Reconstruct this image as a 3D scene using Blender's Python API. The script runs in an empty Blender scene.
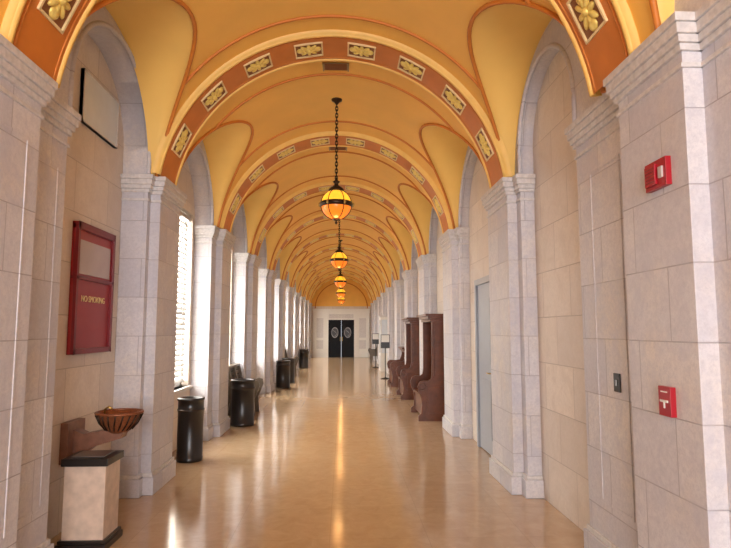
import bpy, bmesh, math, random
from mathutils import Vector, Matrix
random.seed(4)
S=bpy.context.scene
try:
    S.view_settings.view_transform='Standard'
    S.view_settings.look='None'
except Exception as e: print(e)

# ------------------------------------------------------------ materials
def newmat(name):
    m=bpy.data.materials.new(name); m.use_nodes=True
    nt=m.node_tree; b=nt.nodes['Principled BSDF']
    return m,nt,b
def N(nt,t,**k):
    n=nt.nodes.new(t)
    for a,v in k.items(): setattr(n,a,v)
    return n
def math_(nt,op,a,b=None):
    n=N(nt,'ShaderNodeMath',operation=op)
    for i,v in enumerate((a,b)):
        if v is None: continue
        if isinstance(v,(int,float)): n.inputs[i].default_value=v
        else: nt.links.new(v,n.inputs[i])
    return n.outputs[0]
def mixc(nt,f,a,b,bt='MIX'):
    n=N(nt,'ShaderNodeMix',data_type='RGBA',blend_type=bt)
    for i,v in ((0,f),(6,a),(7,b)):
        if isinstance(v,(int,float)): n.inputs[i].default_value=v
        elif isinstance(v,tuple): n.inputs[i].default_value=(*v,1) if len(v)==3 else v
        else: nt.links.new(v,n.inputs[i])
    return n.outputs[2]
def simple(name,col,rough=.5,metal=0,noise=0.12,scale=8,spec=.5,bump=0):
    m,nt,b=newmat(name)
    g=N(nt,'ShaderNodeNewGeometry')
    n=N(nt,'ShaderNodeTexNoise'); n.inputs['Scale'].default_value=scale; n.inputs['Detail'].default_value=5
    nt.links.new(g.outputs['Position'],n.inputs['Vector'])
    dark=tuple(c*(1-noise*2) for c in col); lite=tuple(min(1,c*(1+noise)) for c in col)
    c=mixc(nt,n.outputs['Fac'],dark,lite)
    nt.links.new(c,b.inputs['Base Color'])
    b.inputs['Roughness'].default_value=rough; b.inputs['Metallic'].default_value=metal
    b.inputs['Specular IOR Level'].default_value=spec
    if bump:
        bp=N(nt,'ShaderNodeBump'); bp.inputs['Strength'].default_value=bump; bp.inputs['Distance'].default_value=.01
        nt.links.new(n.outputs['Fac'],bp.inputs['Height']); nt.links.new(bp.outputs[0],b.inputs['Normal'])
    return m
def stone(name,c1,c2,mort,bw,rh,mottle,mcol,off=0.0,vein=.45,vcol=None):
    m,nt,b=newmat(name)
    g=N(nt,'ShaderNodeNewGeometry')
    sp=N(nt,'ShaderNodeSeparateXYZ'); nt.links.new(g.outputs['Position'],sp.inputs[0])
    sn=N(nt,'ShaderNodeSeparateXYZ'); nt.links.new(g.outputs['True Normal'],sn.inputs[0])
    ax=math_(nt,'ABSOLUTE',sn.outputs[0]); k=math_(nt,'GREATER_THAN',ax,.5)
    d=math_(nt,'SUBTRACT',sp.outputs[1],sp.outputs[0]); u=math_(nt,'ADD',sp.outputs[0],math_(nt,'MULTIPLY',d,k))
    u=math_(nt,'ADD',u,off)
    cb=N(nt,'ShaderNodeCombineXYZ'); nt.links.new(u,cb.inputs[0]); nt.links.new(sp.outputs[2],cb.inputs[1])
    br=N(nt,'ShaderNodeTexBrick'); nt.links.new(cb.outputs[0],br.inputs['Vector'])
    br.inputs['Scale'].default_value=1; br.inputs['Brick Width'].default_value=bw; br.inputs['Row Height'].default_value=rh
    br.inputs['Mortar Size'].default_value=.004; br.inputs['Mortar Smooth'].default_value=.3; br.inputs['Bias'].default_value=0
    br.inputs['Color1'].default_value=(*c1,1); br.inputs['Color2'].default_value=(*c2,1); br.inputs['Mortar'].default_value=(*mort,1)
    n1=N(nt,'ShaderNodeTexNoise'); n1.inputs['Scale'].default_value=34; n1.inputs['Detail'].default_value=8; n1.inputs['Roughness'].default_value=.8
    n2=N(nt,'ShaderNodeTexNoise'); n2.inputs['Scale'].default_value=3.6; n2.inputs['Detail'].default_value=8; n2.inputs['Distortion'].default_value=1.2; n2.inputs['Roughness'].default_value=.65
    n4=N(nt,'ShaderNodeTexNoise'); n4.inputs['Scale'].default_value=1.7; n4.inputs['Detail'].default_value=4
    for n in (n1,n2,n4): nt.links.new(g.outputs['Position'],n.inputs['Vector'])
    r1=N(nt,'ShaderNodeMapRange'); nt.links.new(n1.outputs['Fac'],r1.inputs[0]); r1.inputs[1].default_value=.42; r1.inputs[2].default_value=.64
    r2=N(nt,'ShaderNodeMapRange'); nt.links.new(n2.outputs['Fac'],r2.inputs[0]); r2.inputs[1].default_value=.45; r2.inputs[2].default_value=.68
    r4=N(nt,'ShaderNodeMapRange'); nt.links.new(n4.outputs['Fac'],r4.inputs[0]); r4.inputs[1].default_value=.5; r4.inputs[2].default_value=.7
    f1=math_(nt,'MULTIPLY',r1.outputs[0],mottle)
    c=mixc(nt,math_(nt,'MULTIPLY',r4.outputs[0],.5),br.outputs['Color'],(.74,.64,.52))
    c=mixc(nt,f1,c,mcol)
    f2=math_(nt,'MULTIPLY',r2.outputs[0],vein)
    c=mixc(nt,f2,c,vcol or tuple(x*.82 for x in c2))
    nt.links.new(c,b.inputs['Base Color'])
    b.inputs['Roughness'].default_value=.5
    bp=N(nt,'ShaderNodeBump'); bp.invert=True; bp.inputs['Strength'].default_value=.6; bp.inputs['Distance'].default_value=.006
    nt.links.new(br.outputs['Fac'],bp.inputs['Height']); nt.links.new(bp.outputs[0],b.inputs['Normal'])
    return m
M={}
M['pier']=stone('pier_marble',(.71,.695,.705),(.575,.57,.62),(.38,.36,.38),.64,.385,.52,(.41,.405,.46),0,.6,(.50,.50,.57))
M['wall']=stone('wall_travertine',(.80,.72,.63),(.68,.605,.54),(.44,.38,.33),.66,.43,.34,(.53,.47,.42),.2,.5,(.60,.51,.43))
M['cap']=simple('cap_marble',(.70,.68,.675),.5,noise=.2,scale=30)
M['vault']=simple('vault_ochre_paint',(.93,.535,.11),.6,noise=.06,scale=2.5)
M['lun']=simple('lunette_yellow_paint',(.96,.63,.17),.6,noise=.05,scale=2.5)
M['rib']=simple('rib_orange_paint',(.64,.20,.025),.5,noise=.12,scale=5)
M['line']=simple('orange_line_paint',(.62,.20,.025),.55,noise=.08)
M['ybord']=simple('yellow_border_paint',(.93,.60,.16),.5,noise=.08)
M['brown']=simple('panel_brown_paint',(.25,.085,.02),.55)
M['cream']=simple('cream_frame_paint',(.88,.70,.36),.5)
M['gold']=simple('gilded_plaster',(1.0,.72,.20),.35,metal=.3,noise=.15,scale=30)
M['black']=simple('black_enamel',(.014,.011,.010),.3)
M['bronze']=simple('dark_bronze',(.045,.025,.015),.35,metal=.7)
M['wood']=simple('mahogany_wood',(.14,.040,.014),.3,noise=.35,scale=9)
M['wood2']=simple('grey_oak_wood',(.13,.10,.07),.35,noise=.25,scale=9)
M['red']=simple('red_board_paint',(.33,.01,.012),.35,noise=.08)
M['red2']=simple('dark_red_frame',(.20,.005,.01),.35,noise=.08)
M['fire']=simple('fire_alarm_red',(.38,.008,.02),.3,noise=.03)
M['white']=simple('white_paint',(.80,.79,.75),.4,noise=.03)
M['lens']=simple('clear_lens',(.6,.55,.55),.1)
M['pane']=simple('frosted_pane',(.50,.42,.42),.15,noise=.05)
M['bluepane']=simple('pale_blue_pane',(.70,.77,.84),.25,noise=.05)
M['blue']=simple('blue_grey_door_paint',(.36,.40,.46),.35,noise=.05)
M['brass']=simple('brass',(.6,.4,.12),.3,metal=.9)
M['steel']=simple('steel',(.3,.3,.31),.35,metal=.9)
M['beige']=simple('beige_marble',(.64,.51,.41),.3,noise=.2,scale=14)
M['wicker']=simple('copper_bowl',(.30,.10,.04),.4,metal=.35,noise=.3,scale=60)
M['bracket']=simple('brown_marble',(.24,.11,.07),.35,noise=.25,scale=20)
M['vent']=simple('vent_metal',(.33,.24,.12),.5)
M['doorblack']=simple('dark_door_paint',(.006,.007,.011),.5,spec=.2)
M['oval']=simple('etched_oval_glass',(.05,.055,.065),.3)
M['ring']=simple('oval_ring',(.30,.31,.33),.4)
M['blind']=simple('blind_slats',(.52,.52,.51),.6,noise=.02)
def glow(name,col,em,st):
    m,nt,b=newmat(name)
    lw=N(nt,'ShaderNodeTexNoise'); lw.inputs['Scale'].default_value=9
    g=N(nt,'ShaderNodeNewGeometry'); nt.links.new(g.outputs['Position'],lw.inputs['Vector'])
    c=mixc(nt,lw.outputs['Fac'],tuple(x*.6 for x in em),em)
    b.inputs['Base Color'].default_value=(*col,1); b.inputs['Roughness'].default_value=.3
    nt.links.new(c,b.inputs['Emission Color']); b.inputs['Emission Strength'].default_value=st
    return m
M['amber']=glow('amber_glass',(.6,.28,.02),(1.0,.46,.03),1.6)
M['amber2']=glow('orange_glass',(.5,.12,.01),(1.0,.22,.012),1.2)
# floor
m,nt,b=newmat('polished_marble_floor')
g=N(nt,'ShaderNodeNewGeometry')
br=N(nt,'ShaderNodeTexBrick',offset=0.0); nt.links.new(g.outputs['Position'],br.inputs['Vector'])
br.inputs['Scale'].default_value=1; br.inputs['Brick Width'].default_value=.76; br.inputs['Row Height'].default_value=.76
br.inputs['Mortar Size'].default_value=.003; br.inputs['Mortar Smooth'].default_value=.3
br.inputs['Color1'].default_value=(.59,.425,.265,1); br.inputs['Color2'].default_value=(.55,.395,.245,1); br.inputs['Mortar'].default_value=(.46,.33,.20,1)
n1=N(nt,'ShaderNodeTexNoise'); n1.inputs['Scale'].default_value=6; n1.inputs['Detail'].default_value=9; n1.inputs['Distortion'].default_value=1; n1.inputs['Roughness'].default_value=.7
nt.links.new(g.outputs['Position'],n1.inputs['Vector'])
rr=N(nt,'ShaderNodeMapRange'); nt.links.new(n1.outputs['Fac'],rr.inputs[0]); rr.inputs[1].default_value=.35; rr.inputs[2].default_value=.7
c=mixc(nt,math_(nt,'MULTIPLY',rr.outputs[0],.55),br.outputs['Color'],(.40,.25,.13))
nt.links.new(c,b.inputs['Base Color'])
r=math_(nt,'ADD',math_(nt,'MULTIPLY',n1.outputs['Fac'],.12),.07); nt.links.new(r,b.inputs['Roughness'])
b.inputs['Specular IOR Level'].default_value=1.0
n3=N(nt,'ShaderNodeTexNoise'); n3.inputs['Scale'].default_value=2.2; nt.links.new(g.outputs['Position'],n3.inputs['Vector'])
bp=N(nt,'ShaderNodeBump'); bp.inputs['Strength'].default_value=.10; bp.inputs['Distance'].default_value=.02
nt.links.new(n3.outputs['Fac'],bp.inputs['Height']); nt.links.new(bp.outputs[0],b.inputs['Normal'])
M['floor']=m

# ------------------------------------------------------------ mesh builder
class MB:
    def __init__(s): s.v=[];s.f=[];s.m=[];s.sm=[];s.mats=[]
    def mi(s,k):
        if k not in s.mats: s.mats.append(k)
        return s.mats.index(k)
    def add(s,vs,fs,mat,smooth=False,mtx=None):
        o=len(s.v)
        for p in vs:
            p=Vector(p)
            s.v.append(tuple(mtx@p) if mtx else tuple(p))
        k=s.mi(mat)
        for f in fs: s.f.append([o+i for i in f]); s.m.append(k); s.sm.append(smooth)
    def box(s,x0,x1,y0,y1,z0,z1,mat,mtx=None):
        x0,x1=sorted((x0,x1)); y0,y1=sorted((y0,y1)); z0,z1=sorted((z0,z1))
        vs=[(x,y,z) for x in(x0,x1) for y in(y0,y1) for z in(z0,z1)]
        fs=[(0,1,3,2),(4,6,7,5),(0,4,5,1),(2,3,7,6),(0,2,6,4),(1,5,7,3)]
        s.add(vs,fs,mat,False,mtx)
    def grid(s,rows,mat,smooth=True,mtx=None,closed=False):
        n=len(rows[0]); vs=[p for r in rows for p in r]; fs=[]
        for i in range(len(rows)-1):
            for j in range(n if closed else n-1):
                j2=(j+1)%n
                fs.append((i*n+j,i*n+j2,(i+1)*n+j2,(i+1)*n+j))
        s.add(vs,fs,mat,smooth,mtx)
    def lathe(s,prof,c,mat,seg=28,mtx=None,smooth=True):
        rows=[[(c[0]+r*math.cos(2*math.pi*j/seg),c[1]+r*math.sin(2*math.pi*j/seg),c[2]+z) for j in range(seg)] for r,z in prof]
        s.grid(rows,mat,smooth,mtx,True)
    def tube(s,pts,r,mat,n=6,mtx=None):
        rows=[]; P=[Vector(p) for p in pts]
        for i,p in enumerate(P):
            t=(P[min(i+1,len(P)-1)]-P[max(i-1,0)])
            if t.length<1e-7: t=Vector((0,1,0))
            t.normalize()
            a=t.cross(Vector((0,0,1)))
            if a.length<.05: a=t.cross(Vector((1,0,0)))
            a.normalize(); bb=t.cross(a)
            rows.append([tuple(p+r*(math.cos(2*math.pi*j/n)*a+math.sin(2*math.pi*j/n)*bb)) for j in range(n)])
        s.grid(rows,mat,True,mtx,True)
        s.add(rows[0],[tuple(range(n))],mat,False,mtx); s.add(rows[-1],[tuple(range(n))],mat,False,mtx)
    def torus(s,mtx,R,r,mat,n=16,k=6,sx=1,sy=1):
        rows=[[((R+r*math.cos(2*math.pi*j/k))*math.cos(2*math.pi*i/n)*sx,(R+r*math.cos(2*math.pi*j/k))*math.sin(2*math.pi*i/n)*sy,r*math.sin(2*math.pi*j/k)) for j in range(k)] for i in range(n+1)]
        s.grid(rows,mat,True,mtx,True)
    def ball(s,mtx,mat,n=12,k=8):
        rows=[[(math.sin(math.pi*i/k)*math.cos(2*math.pi*j/n),math.sin(math.pi*i/k)*math.sin(2*math.pi*j/n),math.cos(math.pi*i/k)) for j in range(n)] for i in range(k+1)]
        s.grid(rows,mat,True,mtx,True)
    def prism(s,poly,y0,y1,mat,mtx=None):   # poly in xz
        n=len(poly); vs=[(x,y0,z) for x,z in poly]+[(x,y1,z) for x,z in poly]
        fs=[tuple(range(n)),tuple(range(n,2*n))]+[(i,(i+1)%n,n+(i+1)%n,n+i) for i in range(n)]
        s.add(vs,fs,mat,False,mtx)
    def mesh(s,name):
        me=bpy.data.meshes.new(name); me.from_pydata(s.v,[],s.f)
        for k in s.mats: me.materials.append(M[k])
        for p,a,b_ in zip(me.polygons,s.m,s.sm): p.material_index=a; p.use_smooth=b_
        bm=bmesh.new(); bm.from_mesh(me)
        bmesh.ops.remove_doubles(bm,verts=bm.verts,dist=1e-6)
        bmesh.ops.recalc_face_normals(bm,faces=bm.faces); bm.to_mesh(me); bm.free()
        return me
    def obj(s,name,parent=None,bevel=0,loc=None,rot=None):
        o=bpy.data.objects.new(name,s.mesh(name)); S.collection.objects.link(o)
        if parent: o.parent=parent
        if loc: o.location=loc
        if rot: o.rotation_euler=rot
        if bevel:
            md=o.modifiers.new('bevel','BEVEL'); md.width=bevel; md.segments=2; md.limit_method='ANGLE'; md.angle_limit=math.radians(50)
        return o
def empty(name,loc=(0,0,0),rotz=0):
    e=bpy.data.objects.new(name,None); S.collection.objects.link(e); e.location=loc; e.rotation_euler=(0,0,rotz); e.empty_display_size=.2; return e
T=Matrix.Translation
def R_(a,ax): return Matrix.Rotation(math.radians(a),4,ax)
def Sc(x,y,z): return Matrix.Diagonal((x,y,z,1))

# ------------------------------------------------------------ dimensions
W=1.78; RB=1.83; ZC=2.88; ZS=3.16; ST=.10
RCS={1:.24,-1:.36}
XR=W+RCS[1]; XL=W+RCS[-1]; XB=XL
RY=[-2.75,.3,3.35]+[5.95+3.04*i for i in range(10)]
END=33.95; BACK=-4.4
bays=[]
for k in range(len(RY)-1):
    a,b_=RY[k],RY[k+1]; yc=(a+b_)/2
    d=dict(yc=yc,r=1.15,zo=ZS)
    d['o']={1:(yc-.82,yc+1.10),-1:(yc-.80,yc+1.10)}
    if k==2: d=dict(yc=yc,r=1.10,o={1:(4.2,5.58),-1:(4.05,5.74)},zo=3.40)
    if k==1: d=dict(yc=yc,r=1.05,o={1:(.95,2.15),-1:(.95,2.15)},zo=3.5)
    bays.append(d)
def opening(k,sg): return bays[k]['o'][sg]

# ------------------------------------------------------------ vault
mb=MB(); ml=MB()
def prof(s,y,n=36):
    th=math.asin((s-ZC)/RB)
    return [(RB*math.cos(th+(math.pi-2*th)*i/n),y,ZC+RB*math.sin(th+(math.pi-2*th)*i/n)) for i in range(n+1)]
rows=[prof(ZS,BACK)]
def emit(): 
    global rows
    mb.grid(rows,'vault'); rows=[]
for k,d in enumerate(bays):
    yc,r=d['yc'],d['r']
    for y in (yc-r-.02,): rows.append(prof(ZS,y))
    n=32; sl=[];sr=[];gl=[];gr=[]
    for i in range(n+1):
        y=yc-r*math.cos(math.pi*i/n); s_=ZS+r*math.sin(math.pi*i/n)
        p=prof(s_,y); rows.append(p)
        xb=p[0][0]
        sr.append([(xb,y,s_),((xb+W+ST)/2,y,s_),(W+ST+.01,y,s_)]); sl.append([(-xb,y,s_),(-(xb+W+ST)/2,y,s_),(-W-ST-.01,y,s_)])
        gr.append((xb-.004,y,s_-.004)); gl.append((-xb+.004,y,s_-.004))
    mb.grid(sr,'lun'); mb.grid(sl,'lun')
    ml.tube(gr,.02,'line'); ml.tube(gl,.02,'line')
    for sg in (-1,1):
        yy=yc+sg*(r-.36)
        s_=ZS+math.sqrt(r*r-(yy-yc)**2)
        ml.tube([(x*.996,y,ZC+(z-ZC)*.996) for x,y,z in prof(s_,yy,40)],.017,'line')
    rows.append(prof(ZS,yc+r+.02))
rows.append(prof(ZS,END)); emit()
ceil=mb.obj('ceiling'); ml.obj('vault_outline',ceil)

# ------------------------------------------------------------ ribs
mr=MB(); R0=W
t0=math.asin((ZS-ZC)/R0); n=48
arc=[t0+(math.pi-2*t0)*i/n for i in range(n+1)]
def ap(R,t,y): return (R*math.cos(t),y,ZC+R*math.sin(t))
mr.grid([[ap(R0,t,-.25),ap(R0,t,.25)] for t in arc],'rib')
for sg in (-1,1):
    mr.grid([[ap(R0,t,sg*.25),ap(R0,t,sg*.29),] for t in arc],'ybord')
    mr.grid([[ap(R0,t,sg*.29),ap(RB+.03,t,sg*.29),] for t in arc],'ybord')
    mr.tube([ap(R0+.004,t,sg*.268) for t in arc],.022,'ybord')
    mr.tube([ap(R0,t,sg*.215) for t in arc],.007,'line')
for a in (9.3,27.9,46.8,66.2):
    for sg in (-1,1):
        t=math.radians(90+sg*a)
        o=Vector(ap(R0,t,0)); w=Vector((-math.cos(t),0,-math.sin(t))); u=Vector((-math.sin(t),0,math.cos(t))); v=Vector((0,1,0))
        mt=Matrix((( u.x,v.x,w.x,o.x),(u.y,v.y,w.y,o.y),(u.z,v.z,w.z,o.z),(0,0,0,1)))@Sc(.88,.90,1)
        mr.box(-.165,.165,-.15,.15,-.01,.006,'brown',mt)
        for q in (-1,1):
            mr.box(-.175,.175,q*.15-.009,q*.15+.009,-.01,.02,'cream',mt)
            mr.box(q*.165-.009,q*.165+.009,-.15,.15,-.01,.02,'cream',mt)
        mr.ball(mt@T((0,0,.012))@Sc(.035,.035,.03),'gold')
        for j in range(8):
            L=.062 if j%2 else .05
            d_=.075 if j%2 else .068
            mr.ball(mt@R_(45*j,'Z')@T((d_*1.0,0,.008))@Sc(L,.026,.02),'gold',10,6)
        for q in (-1,1):
            mr.ball(mt@T((q*.105,0,.008))@Sc(.05,.055,.018),'gold',10,6)
me=mr.mesh('vault_rib')
for y in RY:
    o=bpy.data.objects.new('vault_rib',me); S.collection.objects.link(o); o.location=(0,y,0); o.parent=ceil

# ------------------------------------------------------------ walls
def arch_side(sg,mbw):
    for k,d in enumerate(bays):
        yc,r=d['yc'],d['r']; o0,o1=opening(k,sg); zo=d['zo']; ro=(o1-o0)/2; oc=(o0+o1)/2
        rz=min(ro, ZS+math.sqrt(max(r*r-(oc-yc)**2,.01))-zo-.06)
        n=36
        nst=6 if zo>ZS else 0
        inner=[(o0,ZS+(zo-ZS)*i/max(nst,1)) for i in range(nst)]+[(oc-ro*math.cos(math.pi*i/n),zo+rz*math.sin(math.pi*i/n)) for i in range(n+1)]+[(o1,zo-(zo-ZS)*(i+1)/max(nst,1)) for i in range(nst)]
        m_=len(inner)
        outer=[(yc-(r+.03)*math.cos(math.pi*i/(m_-1)),ZS+(r+.03)*math.sin(math.pi*i/(m_-1))) for i in range(m_)]
        x=sg*(W+ST)
        mbw.grid([[(x,*inner[i]),(x,*outer[i])] for i in range(m_)],'pier',False)
        mbw.grid([[(x,*p),(sg*(W+RCS[sg]),*p)] for p in inner],'pier',True)
        mbw.tube([(x,p[0],p[1]) for p in inner],.022,'pier',8)
walls={}
WIN=(-.40,.98)
for sg,nm in ((1,'right'),(-1,'left')):
    w=MB()
    x=sg*(W+RCS[sg]); xo=x+sg*.3
    if sg>0:
        w.box(x,xo,BACK,END+.3,0,4.6,'wall')
    else:
        ycur=BACK
        for k,d in enumerate(bays):
            if k<3: continue
            a,b_=d['yc']+WIN[0],d['yc']+WIN[1]
            w.box(x,xo,ycur,a,0,4.6,'wall'); w.box(x,xo,a,b_,0,.8,'wall'); w.box(x,xo,a,b_,3.3,4.6,'wall')
            ycur=b_
        w.box(x,xo,ycur,END+.3,0,4.6,'wall')
    walls[sg]=w.obj('wall_'+nm)
    w=MB(); arch_side(sg,w); w.obj('side_arches',walls[sg])

# ------------------------------------------------------------ piers
def pier(sg,k):
    y=RY[k]; RC=RCS[sg]
    p0,p1=(y-.24,y+.55) if sg>0 else (y-.12,y+.58)
    if k==2: p0,p1=(2.66,3.32) if sg>0 else (2.72,3.50)
    s0=opening(k-1,sg)[1] if k>0 else BACK
    s1=opening(k,sg)[0] if k<len(bays) else END
    p1=min(p1,END-.02)
    m=MB()
    fx=lambda d: sg*(W+d)
    m.box(fx(0),fx(RC),p0,p1,0,ZS-.03,'pier')
    m.box(fx(ST),fx(RC),s0,s1,0,ZS-.03,'pier')
    for (a,b_,d) in ((p0,p1,0),(s0,s1,ST)):
        m.box(fx(d-.035),fx(RC),a-.035,b_+.035,0,.17,'pier')
        m.box(fx(d-.018),fx(RC),a-.018,b_+.018,.17,.205,'cap')
        for z0,z1,p in ((2.90,2.925,.014),(2.985,3.02,.02),(3.02,3.06,.035),(3.06,3.115,.05),(3.115,ZS,.062)):
            e=min(p,.062)
            m.box(fx(d-e),fx(RC),a-e,b_+e,z0,z1,'cap')
    if k==2:
        pan=[(3.54 if sg>0 else 3.62,3.98 if sg>0 else 3.95,ST)]
        if sg<0: pan.append((2.9,3.38,0))
        for (a,b_,d) in pan:
            for (c,e) in ((a,a+.02),(b_-.02,b_)):
                m.box(fx(d-.005),fx(d+.01),c,e,.45,2.72,'pier')
            m.box(fx(d-.005),fx(d+.01),a,b_,.43,.45,'pier'); m.box(fx(d-.005),fx(d+.01),a,b_,2.72,2.74,'pier')
    m.obj('stone_pier',walls[sg],bevel=.004)
for sg in (1,-1):
    for k in range(len(RY)): pier(sg,k)

# ------------------------------------------------------------ floor, end walls
f=MB(); f.box(-XL-.3,XR+.3,BACK-.3,END+.3,-.1,0,'floor'); f.obj('floor')
w=MB()
w.box(-XB-.3,XB+.3,END,END+.3,3.0,4.75,'vault')
w.box(-XB-.3,-.95,END,END+.3,0,3.0,'wall'); w.box(.95,XB+.3,END,END+.3,0,3.0,'wall'); w.box(-.95,.95,END,END+.3,2.62,3.0,'wall')
w.tube([ap(1.55,t,END-.01) for t in [math.pi*i/30 for i in range(31)]],.03,'line')
w.obj('wall_far')
w=MB()
w.box(-XB-.3,XB+.3,BACK-.3,BACK,3.9,4.75,'vault')
w.box(-XB-.3,-1.3,BACK-.3,BACK,0,3.9,'wall'); w.box(1.3,XB+.3,BACK-.3,BACK,0,3.9,'wall'); w.box(-1.3,1.3,BACK-.3,BACK,0,.6,'wall')
w.obj('wall_near')
w=MB()
for x in (-1.27,-.45,.45,1.27): w.box(x-.03,x+.03,BACK-.2,BACK-.12,.6,3.9,'white')
for z in (.63,1.7,2.8,3.87): w.box(-1.3,1.3,BACK-.2,BACK-.12,z-.03,z+.03,'white')
wn=w.obj('window_1')  # unseen window behind the camera, added to carry the fill light
def area(name,parent,loc,rot,sx,sy,pw,col):
    L=bpy.data.lights.new(name,'AREA'); L.shape='RECTANGLE'; L.size=sx; L.size_y=sy; L.energy=pw; L.color=col
    o=bpy.data.objects.new(name,L); S.collection.objects.link(o); o.location=loc; o.rotation_euler=rot; o.parent=parent; return o
area('daylight',wn,(0,BACK-.28,2.25),(math.radians(90),0,0),2.5,3.2,540,(.97,.96,1.0))  # added fill lamp, lights the faces turned to the camera
d=MB()
d.box(-1.62,-.95,END-.06,END,0,2.62,'white'); d.box(.95,1.62,END-.06,END,0,2.62,'white')
d.box(-1.68,1.68,END-.12,END,2.62,2.78,'white'); d.box(-1.72,1.72,END-.16,END,2.78,2.84,'white')
for s_ in (-1,1):
    d.box(s_*.76,s_*.98,END-.10,END+.1,0,2.62,'white')
    d.box(s_*1.55,s_*1.66,END-.10,END,0,2.62,'white')
    d.box(s_*1.06,s_*1.46,END-.075,END-.05,.5,1.0,'cap'); d.box(s_*1.06,s_*1.46,END-.075,END-.05,1.15,2.3,'cap')
    d.box(s_*.01,s_*.76,END,END+.06,0,2.2,'doorblack')
    d.torus(T((s_*.38,END-.01,1.45))@R_(90,'X')@Sc(1,1.5,1),.19,.02,'ring',28)
    d.ball(T((s_*.38,END-.0,1.45))@Sc(.18,.012,.27),'oval',20,10)
    d.tube([(s_*.38+.11*math.sin(q_*.5),END-.02,1.25+q_*.04) for q_ in range(11)],.014,'ring')
    d.box(s_*.12,s_*.66,END-.012,END,.2,.8,'doorblack')
    d.box(s_*.05,s_*.07,END-.05,END,.95,1.2,'brass')
d.box(-.80,.80,END-.02,END+.1,2.2,2.62,'white'); d.box(-.72,.72,END-.035,END-.02,2.28,2.54,'cap')
d.obj('door_1')

# ------------------------------------------------------------ left windows
wi=2
for k,dd in enumerate(bays):
    if k<3: continue
    yc=dd['yc']; a,b_=yc+WIN[0],yc+WIN[1]; x=-XL; ym=(a+b_)/2
    w=MB()
    for y in (a+.03,ym,b_-.03): w.box(x-.16,x-.10,y-.03,y+.03,.8,3.3,'white')
    for z in (.83,1.9,3.27): w.box(x-.16,x-.10,a,b_,z-.03,z+.03,'white')
    w.box(x-.10,x+.05,a-.06,b_+.06,.76,.80,'cap')
    z=.90
    while z<3.2:
        w.add([(x-.075,a+.03,z+.028),(x-.045,a+.03,z-.026),(x-.045,b_-.03,z-.026),(x-.075,b_-.03,z+.028)],[(0,1,2,3)],'blind')
        z+=.072
    w.box(x-.09,x-.03,a+.02,b_-.02,3.2,3.26,'blind'); w.box(x-.08,x-.04,a+.03,b_-.03,.86,.875,'blind')
    for y in (a+.25,b_-.25): w.box(x-.043,x-.04,y-.004,y+.004,.9,3.2,'blind')
    ob=w.obj('window_%d'%wi); wi+=1
    area('daylight',ob,(x-.30,ym,2.05),(0,math.radians(-90),0),2.45,1.3,240,(1.0,.95,.87))

# ------------------------------------------------------------ pendants
def pendant(y):
    e=empty('pendant_lantern',(0,y,0))
    zc=3.26; top=ZC+RB
    m=MB()
    m.lathe([(0,top+.02),(.075,top+.01),(.07,top-.02),(.035,top-.04),(.015,top-.07),(0,top-.07)],(0,0,0),'bronze')
    z=top-.08; i=0
    while z>zc+.36:
        m.torus(T((0,0,z))@R_(90,'X') if i%2 else T((0,0,z))@R_(90,'Z')@R_(90,'X'),.021,.0075,'bronze',10,5,.8,1.6)
        z-=.048; i+=1
    m.lathe([(0,zc+.37),(.02,zc+.36),(.02,zc+.33),(.05,zc+.31),(.025,zc+.285),(.03,zc+.26),(.07,zc+.235),(.10,zc+.21),(.105,zc+.18),(0,zc+.175)],(0,0,0),'bronze')
    m.lathe([(.190,zc+.035),(.215,zc+.03),(.225,zc),(.215,zc-.03),(.190,zc-.035)],(0,0,0),'bronze')
    for j in range(6):
        a=math.pi/3*j
        pts=[(.205*math.sin(t)*math.cos(a),.205*math.sin(t)*math.sin(a),zc+.205*math.cos(t)) for t in [math.pi*q/20 for q in range(2,20)]]
        m.tube(pts,.006,'bronze',5)
        m.ball(T((.225*math.cos(a),.225*math.sin(a),zc))@Sc(.016,.016,.03),'brass',8,6)
    m.lathe([(0,zc-.27),(.012,zc-.26),(.02,zc-.24),(.01,zc-.225),(.05,zc-.20),(.06,zc-.19),(0,zc-.185)],(0,0,0),'bronze')
    m.obj('frame',e)
    g=MB()
    up=[(.2*math.sin(t),zc+.2*math.cos(t)) for t in [math.pi/2*q/10 for q in range(11)]]
    g.lathe(up,(0,0,0),'amber')
    g.lathe([(r_,2*zc-z_) for r_,z_ in up],(0,0,0),'amber2')
    g.obj('globe',e)
    for nm,dz,en in (('bulb',-.36,6),):
        L=bpy.data.lights.new(nm,'POINT'); L.energy=en; L.color=(1,.50,.16); L.shadow_soft_size=.06
        o=bpy.data.objects.new(nm,L); S.collection.objects.link(o); o.parent=e; o.location=(0,0,zc+dz)
for i in range(5):
    pendant((RY[3]+RY[4])/2+6.08*i)

# ------------------------------------------------------------ ceiling vents
for k in range(3,11):
    y=RY[k]+.52
    m=MB()
    z=ZC+RB-.012
    m.box(-.15,.15,y-.09,y+.09,z-.006,z+.004,'vent')
    for q in range(8): m.box(-.13,.13,y-.075+q*.02,y-.067+q*.02,z-.014,z-.006,'brown')
    for s_ in (-1,1): m.box(s_*.14,s_*.155,y-.095,y+.095,z-.018,z,'vent')
    m.obj('ceiling_vent')

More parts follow.
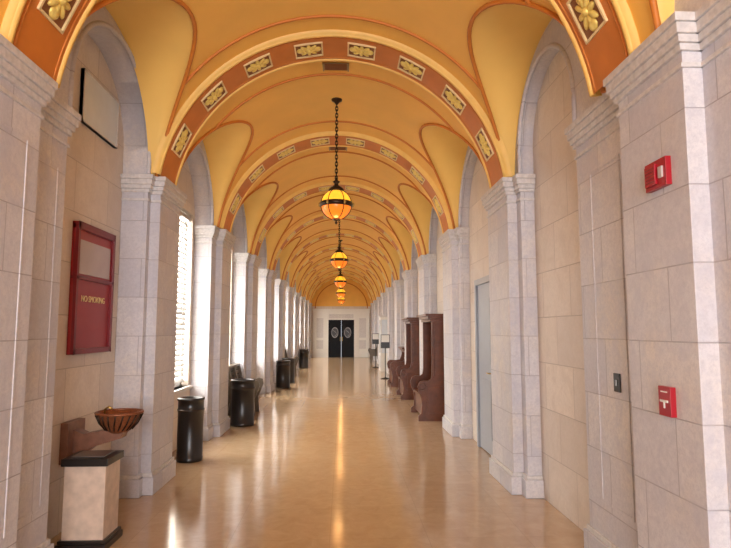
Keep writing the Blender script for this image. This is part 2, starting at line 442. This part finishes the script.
# ------------------------------------------------------------ left bay 1
x=-XL
m=MB()
y0,y1,z0,z1=4.74,5.50,1.40,2.50
m.box(x,x+.03,y0,y1,z0,z1,'red')
for a,b_ in ((y0,y0+.04),(y1-.04,y1)): m.box(x,x+.055,a,b_,z0,z1,'red2')
for a,b_ in ((z0,z0+.045),(z1-.06,z1),(2.02,2.05)): m.box(x,x+.055,y0,y1,a,b_,'red2')
m.box(x+.03,x+.036,y0+.06,y1-.06,2.07,2.36,'pane')
nb=m.obj('notice_board',bevel=.003)
tc=bpy.data.curves.new('lettering','FONT'); tc.body='NO SMOKING'; tc.size=.075; tc.align_x='CENTER'; tc.extrude=.002
tc.materials.append(M['cream'])
to=bpy.data.objects.new('lettering',tc); S.collection.objects.link(to); to.location=(x+.034,(y0+y1)/2,1.84); to.rotation_euler=(math.radians(90),0,math.radians(90)); to.parent=nb
m=MB()
m.box(x,x+.03,4.75,5.50,3.36,3.82,'bluepane')
for a,b_ in ((4.75,4.765),(5.485,5.50)): m.box(x,x+.035,a,b_,3.36,3.82,'cap')
for a,b_ in ((3.36,3.375),(3.805,3.82)): m.box(x,x+.035,4.75,5.50,a,b_,'cap')
m.obj('transom_panel')
# fountain
m=MB()
yf=4.86; q=-.14
m.box(x,x+.06,yf-.15,yf+.15,.68+q,1.0+q,'bracket')
m.prism([(x+.05,.94+q),(x+.05,.72+q),(x+.12,.72+q),(x+.22,.80+q),(x+.44,.865+q),(x+.46,.925+q),(x+.30,.93+q),(x+.14,.90+q)],yf-.06,yf+.06,'bracket')
m.lathe([(0,.905+q),(.07,.905+q),(.10,.93+q),(.145,.985+q),(.175,1.055+q),(.182,1.065+q),(.175,1.07+q),(.16,1.06+q),(.13,1.0+q),(.08,.95+q),(0,.94+q)],(x+.40,yf,0),'wicker')
m.torus(T((x+.40,yf,1.065+q)),.178,.012,'wicker',32)
for j in range(20):
    a=2*math.pi*j/20
    m.tube([(x+.40+.105*math.cos(a),yf+.105*math.sin(a),.93+q),(x+.40+.15*math.cos(a+.12),yf+.15*math.sin(a+.12),.985+q),(x+.40+.182*math.cos(a+.2),yf+.182*math.sin(a+.2),1.055+q)],.006,'bronze',5)
m.tube([(x+.28,yf,.93+q),(x+.28,yf,1.09+q),(x+.31,yf,1.11+q),(x+.34,yf,1.09+q)],.01,'brass',8)
m.obj('drinking_fountain')
# marble bin
m=MB()
a0,a1,b0,b1=-1.97,-1.63,4.38,4.70
m.box(a0+.02,a1-.02,b0+.02,b1-.02,.07,.60,'beige')
m.box(a0-.01,a1+.01,b0-.01,b1+.01,0,.05,'black'); m.box(a0,a1,b0,b1,.05,.075,'black')
m.box(a0,a1,b0,b1,.60,.655,'black'); m.box(a0+.05,a1-.05,b0+.05,b1-.05,.655,.665,'steel')
m.obj('ash_urn_bin',bevel=.006)
def rbin(x,y,r=.16,h=.76):
    m=MB()
    m.lathe([(0,0),(r*.96,0),(r,.02),(r,.05),(r*.97,.055),(r*.97,h-.16),(r,h-.155),(r,h-.13),(r*.97,h-.125),(r*.97,h-.03),(r*1.03,h-.025),(r*1.03,h),(r*.95,h+.005),(r*.8,h-.01),(r*.7,h-.09),(0,h-.09)],(0,0,0),'black',32)
    m.torus(T((0,0,h-.14)),r*1.0,.005,'bronze',32)
    m.obj('trash_can',loc=(x,y,0))
rbin(-1.79,7.3,.16,.76); rbin(-1.60,9.92,.2,.76); rbin(-1.56,16.1,.2,.75); rbin(-1.56,17.6,.2,.75); rbin(-1.56,24.5,.2,.78)

def highbench(y0,y1,xw,sg,h=1.89):
    m=MB()
    X=lambda d: sg*(xw-d*.86)
    if h>1.5:
        prof=[(0,0),(.66,0),(.66,.09),(.60,.13),(.58,.28),(.60,.40),(.65,.50),(.67,.60),(.63,.68),(.55,.71),(.46,.70),(.39,.74),(.37,.84),(.37,h-.12),(0,h-.12)]
    else:
        prof=[(0,0),(.66,0),(.66,.09),(.60,.13),(.58,.28),(.60,.40),(.65,.50),(.67,.60),(.63,.68),(.55,.71),(.40,.70),(.22,.72),(.16,.86),(.14,h-.12),(0,h-.12)]
    pr=[(X(a),b_) for a,b_ in prof]
    top=prof[-2][0]
    for a in (y0,y1-.055): m.prism(pr,a,a+.055,'wood')
    for a in (y0-.012,y1): 
        m.torus(T((X(.575),a+.006,.60))@R_(90,'X'),.055,.014,'wood',20)
        if h>1.5:
            m.box(X(.06),X(.31),a,a+.012,1.40,h-.2,'wood'); m.box(X(.06),X(.31),a,a+.012,.82,1.34,'wood')
            for xx in (.03,.335): m.box(X(xx-.012),X(xx+.012),a-.008,a+.02,.78,h-.14,'wood')
        m.box(X(.08),X(.48),a,a+.012,.14,.6,'wood')
    m.box(X(.02),X(.06),y0+.05,y1-.05,.1,h-.12,'wood')
    m.box(X(.05),X(.60),y0+.05,y1-.05,.40,.45,'wood'); m.box(X(.52),X(.56),y0+.05,y1-.05,.06,.40,'wood')
    nP=3; L=(y1-y0-.2)/nP
    for i in range(nP): m.box(X(.06),X(.085),y0+.1+i*L+.05,y0+.1+(i+1)*L-.03,.55,h-.3,'wood')
    for d0,z0,z1 in ((.03,h-.14,h-.09),(.08,h-.09,h-.04),(.13,h-.04,h)):
        m.box(X(0),X(top+d0),y0-d0*.6,y1+d0*.6,z0,z1,'wood')
    return m.obj('high_back_bench' if h>1.5 else 'hall_bench',bevel=.004)
highbench(10.2,11.35,XR-.02,1); highbench(13.3,14.4,XR-.02,1); highbench(16.2,17.3,XR-.02,1,1.1)
def lowbench(y0,y1,xw,sg,mat='wood2',h=.92):
    m=MB(); X=lambda d: sg*(xw-d)
    prof=[(0,0),(.10,0),(.14,.3),(.40,.3),(.44,0),(.52,0),(.50,.3),(.55,.42),(.60,.55),(.58,.64),(.50,.66),(.42,.62),(.2,.62),(.12,h),(0,h)]
    for a in (y0,(y0+y1)/2-.025,y1-.05): m.prism([(X(a_),b_) for a_,b_ in prof],a,a+.05,mat)
    for i in range(6): m.box(X(.10+i*.07),X(.16+i*.07),y0,y1,.41,.44,mat)
    for i in range(5): m.box(X(.05+.012*(4-i)),X(.09+.012*(4-i)),y0,y1,.5+i*.085,.56+i*.085,mat)
    m.box(X(0),X(.12),y0-.02,y1+.02,h-.02,h+.02,mat)
    return m.obj('slatted_bench',bevel=.004)
lowbench(10.45,11.55,XL-.07,-1); lowbench(19.6,20.7,XL-.07,-1); lowbench(25.7,26.8,XL-.07,-1)
lowbench(28.6,29.7,XR-.02,1)

x=XR
def sidedoor(n,y0,y1,mat,h=2.3):
    d=MB()
    d.box(x-.03,x+.0,y0,y1,.01,h,mat)
    for a,b_ in ((y0-.08,y0),(y1,y1+.08)): d.box(x-.06,x,a,b_,0,h+.08,mat)
    d.box(x-.06,x,y0,y1,h,h+.08,mat)
    d.box(x-.036,x-.03,y0+.15,y1-.15,1.15,h-.2,mat); d.box(x-.04,x-.03,y0+.15,y1-.15,.2,.95,mat)
    d.tube([(x-.03,y0+.08,1.05),(x-.08,y0+.08,1.05),(x-.08,y0+.18,1.05)],.01,'brass',8)
    d.obj('door_%d'%n,bevel=.004)
sidedoor(2,7.15,7.95,'blue',2.22)
sidedoor(3,19.2,20.1,'white',2.2)
sidedoor(4,25.3,26.2,'white',2.2)
def case(y0,y1):
    m=MB(); x0=1.56; x1=XR-.02
    m.box(x0,x1,y0,y1,0,.7,'white'); m.box(x0,x1,y0,y1,2.0,2.1,'white')
    for a in (x0,x1-.04):
        for b_ in (y0,y1-.04): m.box(a,a+.04,b_,b_+.04,.7,2.0,'white')
    m.box(x0+.03,x1-.01,y0+.03,y1-.03,.7,2.0,'bluepane')
    m.box(x0-.03,x1,y0-.03,y1+.03,2.1,2.15,'cap')
    m.box(x0-.01,x0,y0+.1,y1-.1,.15,.6,'cap')
    m.obj('display_case',bevel=.004)
case(22.3,23.3)
def signst(x,y):
    m=MB()
    m.lathe([(0,0),(.16,0),(.16,.02),(.03,.04),(.015,.06),(.015,1.0),(0,1.0)],(x,y,0),'black',20)
    m.box(x-.15,x+.15,y-.012,y+.012,1.0,1.45,'black'); m.box(x-.13,x+.13,y-.016,y-.012,1.2,1.43,'white')
    m.obj('sign_stand')
signst(1.5,19.0); signst(1.5,24.6)

# wall devices
x=W
m=MB()
y0,y1=2.80,3.00; zc=2.42
m.box(x-.03,x,y0,y1,zc-.075,zc+.075,'fire'); m.box(x-.04,x-.03,y0+.025,y0+.06,zc-.03,zc+.03,'lens')
m.box(x-.045,x-.03,y0+.08,y1-.02,zc-.055,zc+.055,'fire')
for q in range(5): m.box(x-.048,x-.045,y0+.09,y1-.03,zc-.04+q*.018,zc-.034+q*.018,'red2')
m.obj('fire_alarm_strobe',bevel=.004)
m=MB(); yc=2.92; zc=1.235
m.box(x-.03,x,yc-.055,yc+.055,zc-.075,zc+.075,'fire'); m.box(x-.036,x-.03,yc-.035,yc+.035,zc-.005,zc+.007,'white')
m.box(x-.035,x-.03,yc-.006,yc+.006,zc-.035,zc,'white'); m.box(x-.033,x-.03,yc-.03,yc+.03,zc+.045,zc+.052,'white')
m.obj('fire_alarm_pull_station',bevel=.004)
m=MB(); x=W+ST
m.box(x-.012,x,3.64,3.72,1.2,1.32,'black'); m.box(x-.018,x-.012,3.67,3.69,1.24,1.28,'steel')
m.obj('switch_plate',bevel=.003)

# ------------------------------------------------------------ world + camera
wd=bpy.data.worlds.new('World'); S.world=wd; wd.use_nodes=True
bg=wd.node_tree.nodes['Background']; bg.inputs[0].default_value=(.8,.88,1,1); bg.inputs[1].default_value=1.0
cam=bpy.data.cameras.new('Camera'); co=bpy.data.objects.new('Camera',cam); S.collection.objects.link(co)
cam.sensor_width=36; cam.lens=570/731*36; cam.clip_start=.05; cam.clip_end=200
co.location=(.095,0,1.6); co.rotation_euler=(math.radians(90+5.61),0,math.radians(-2.26))
S.camera=co
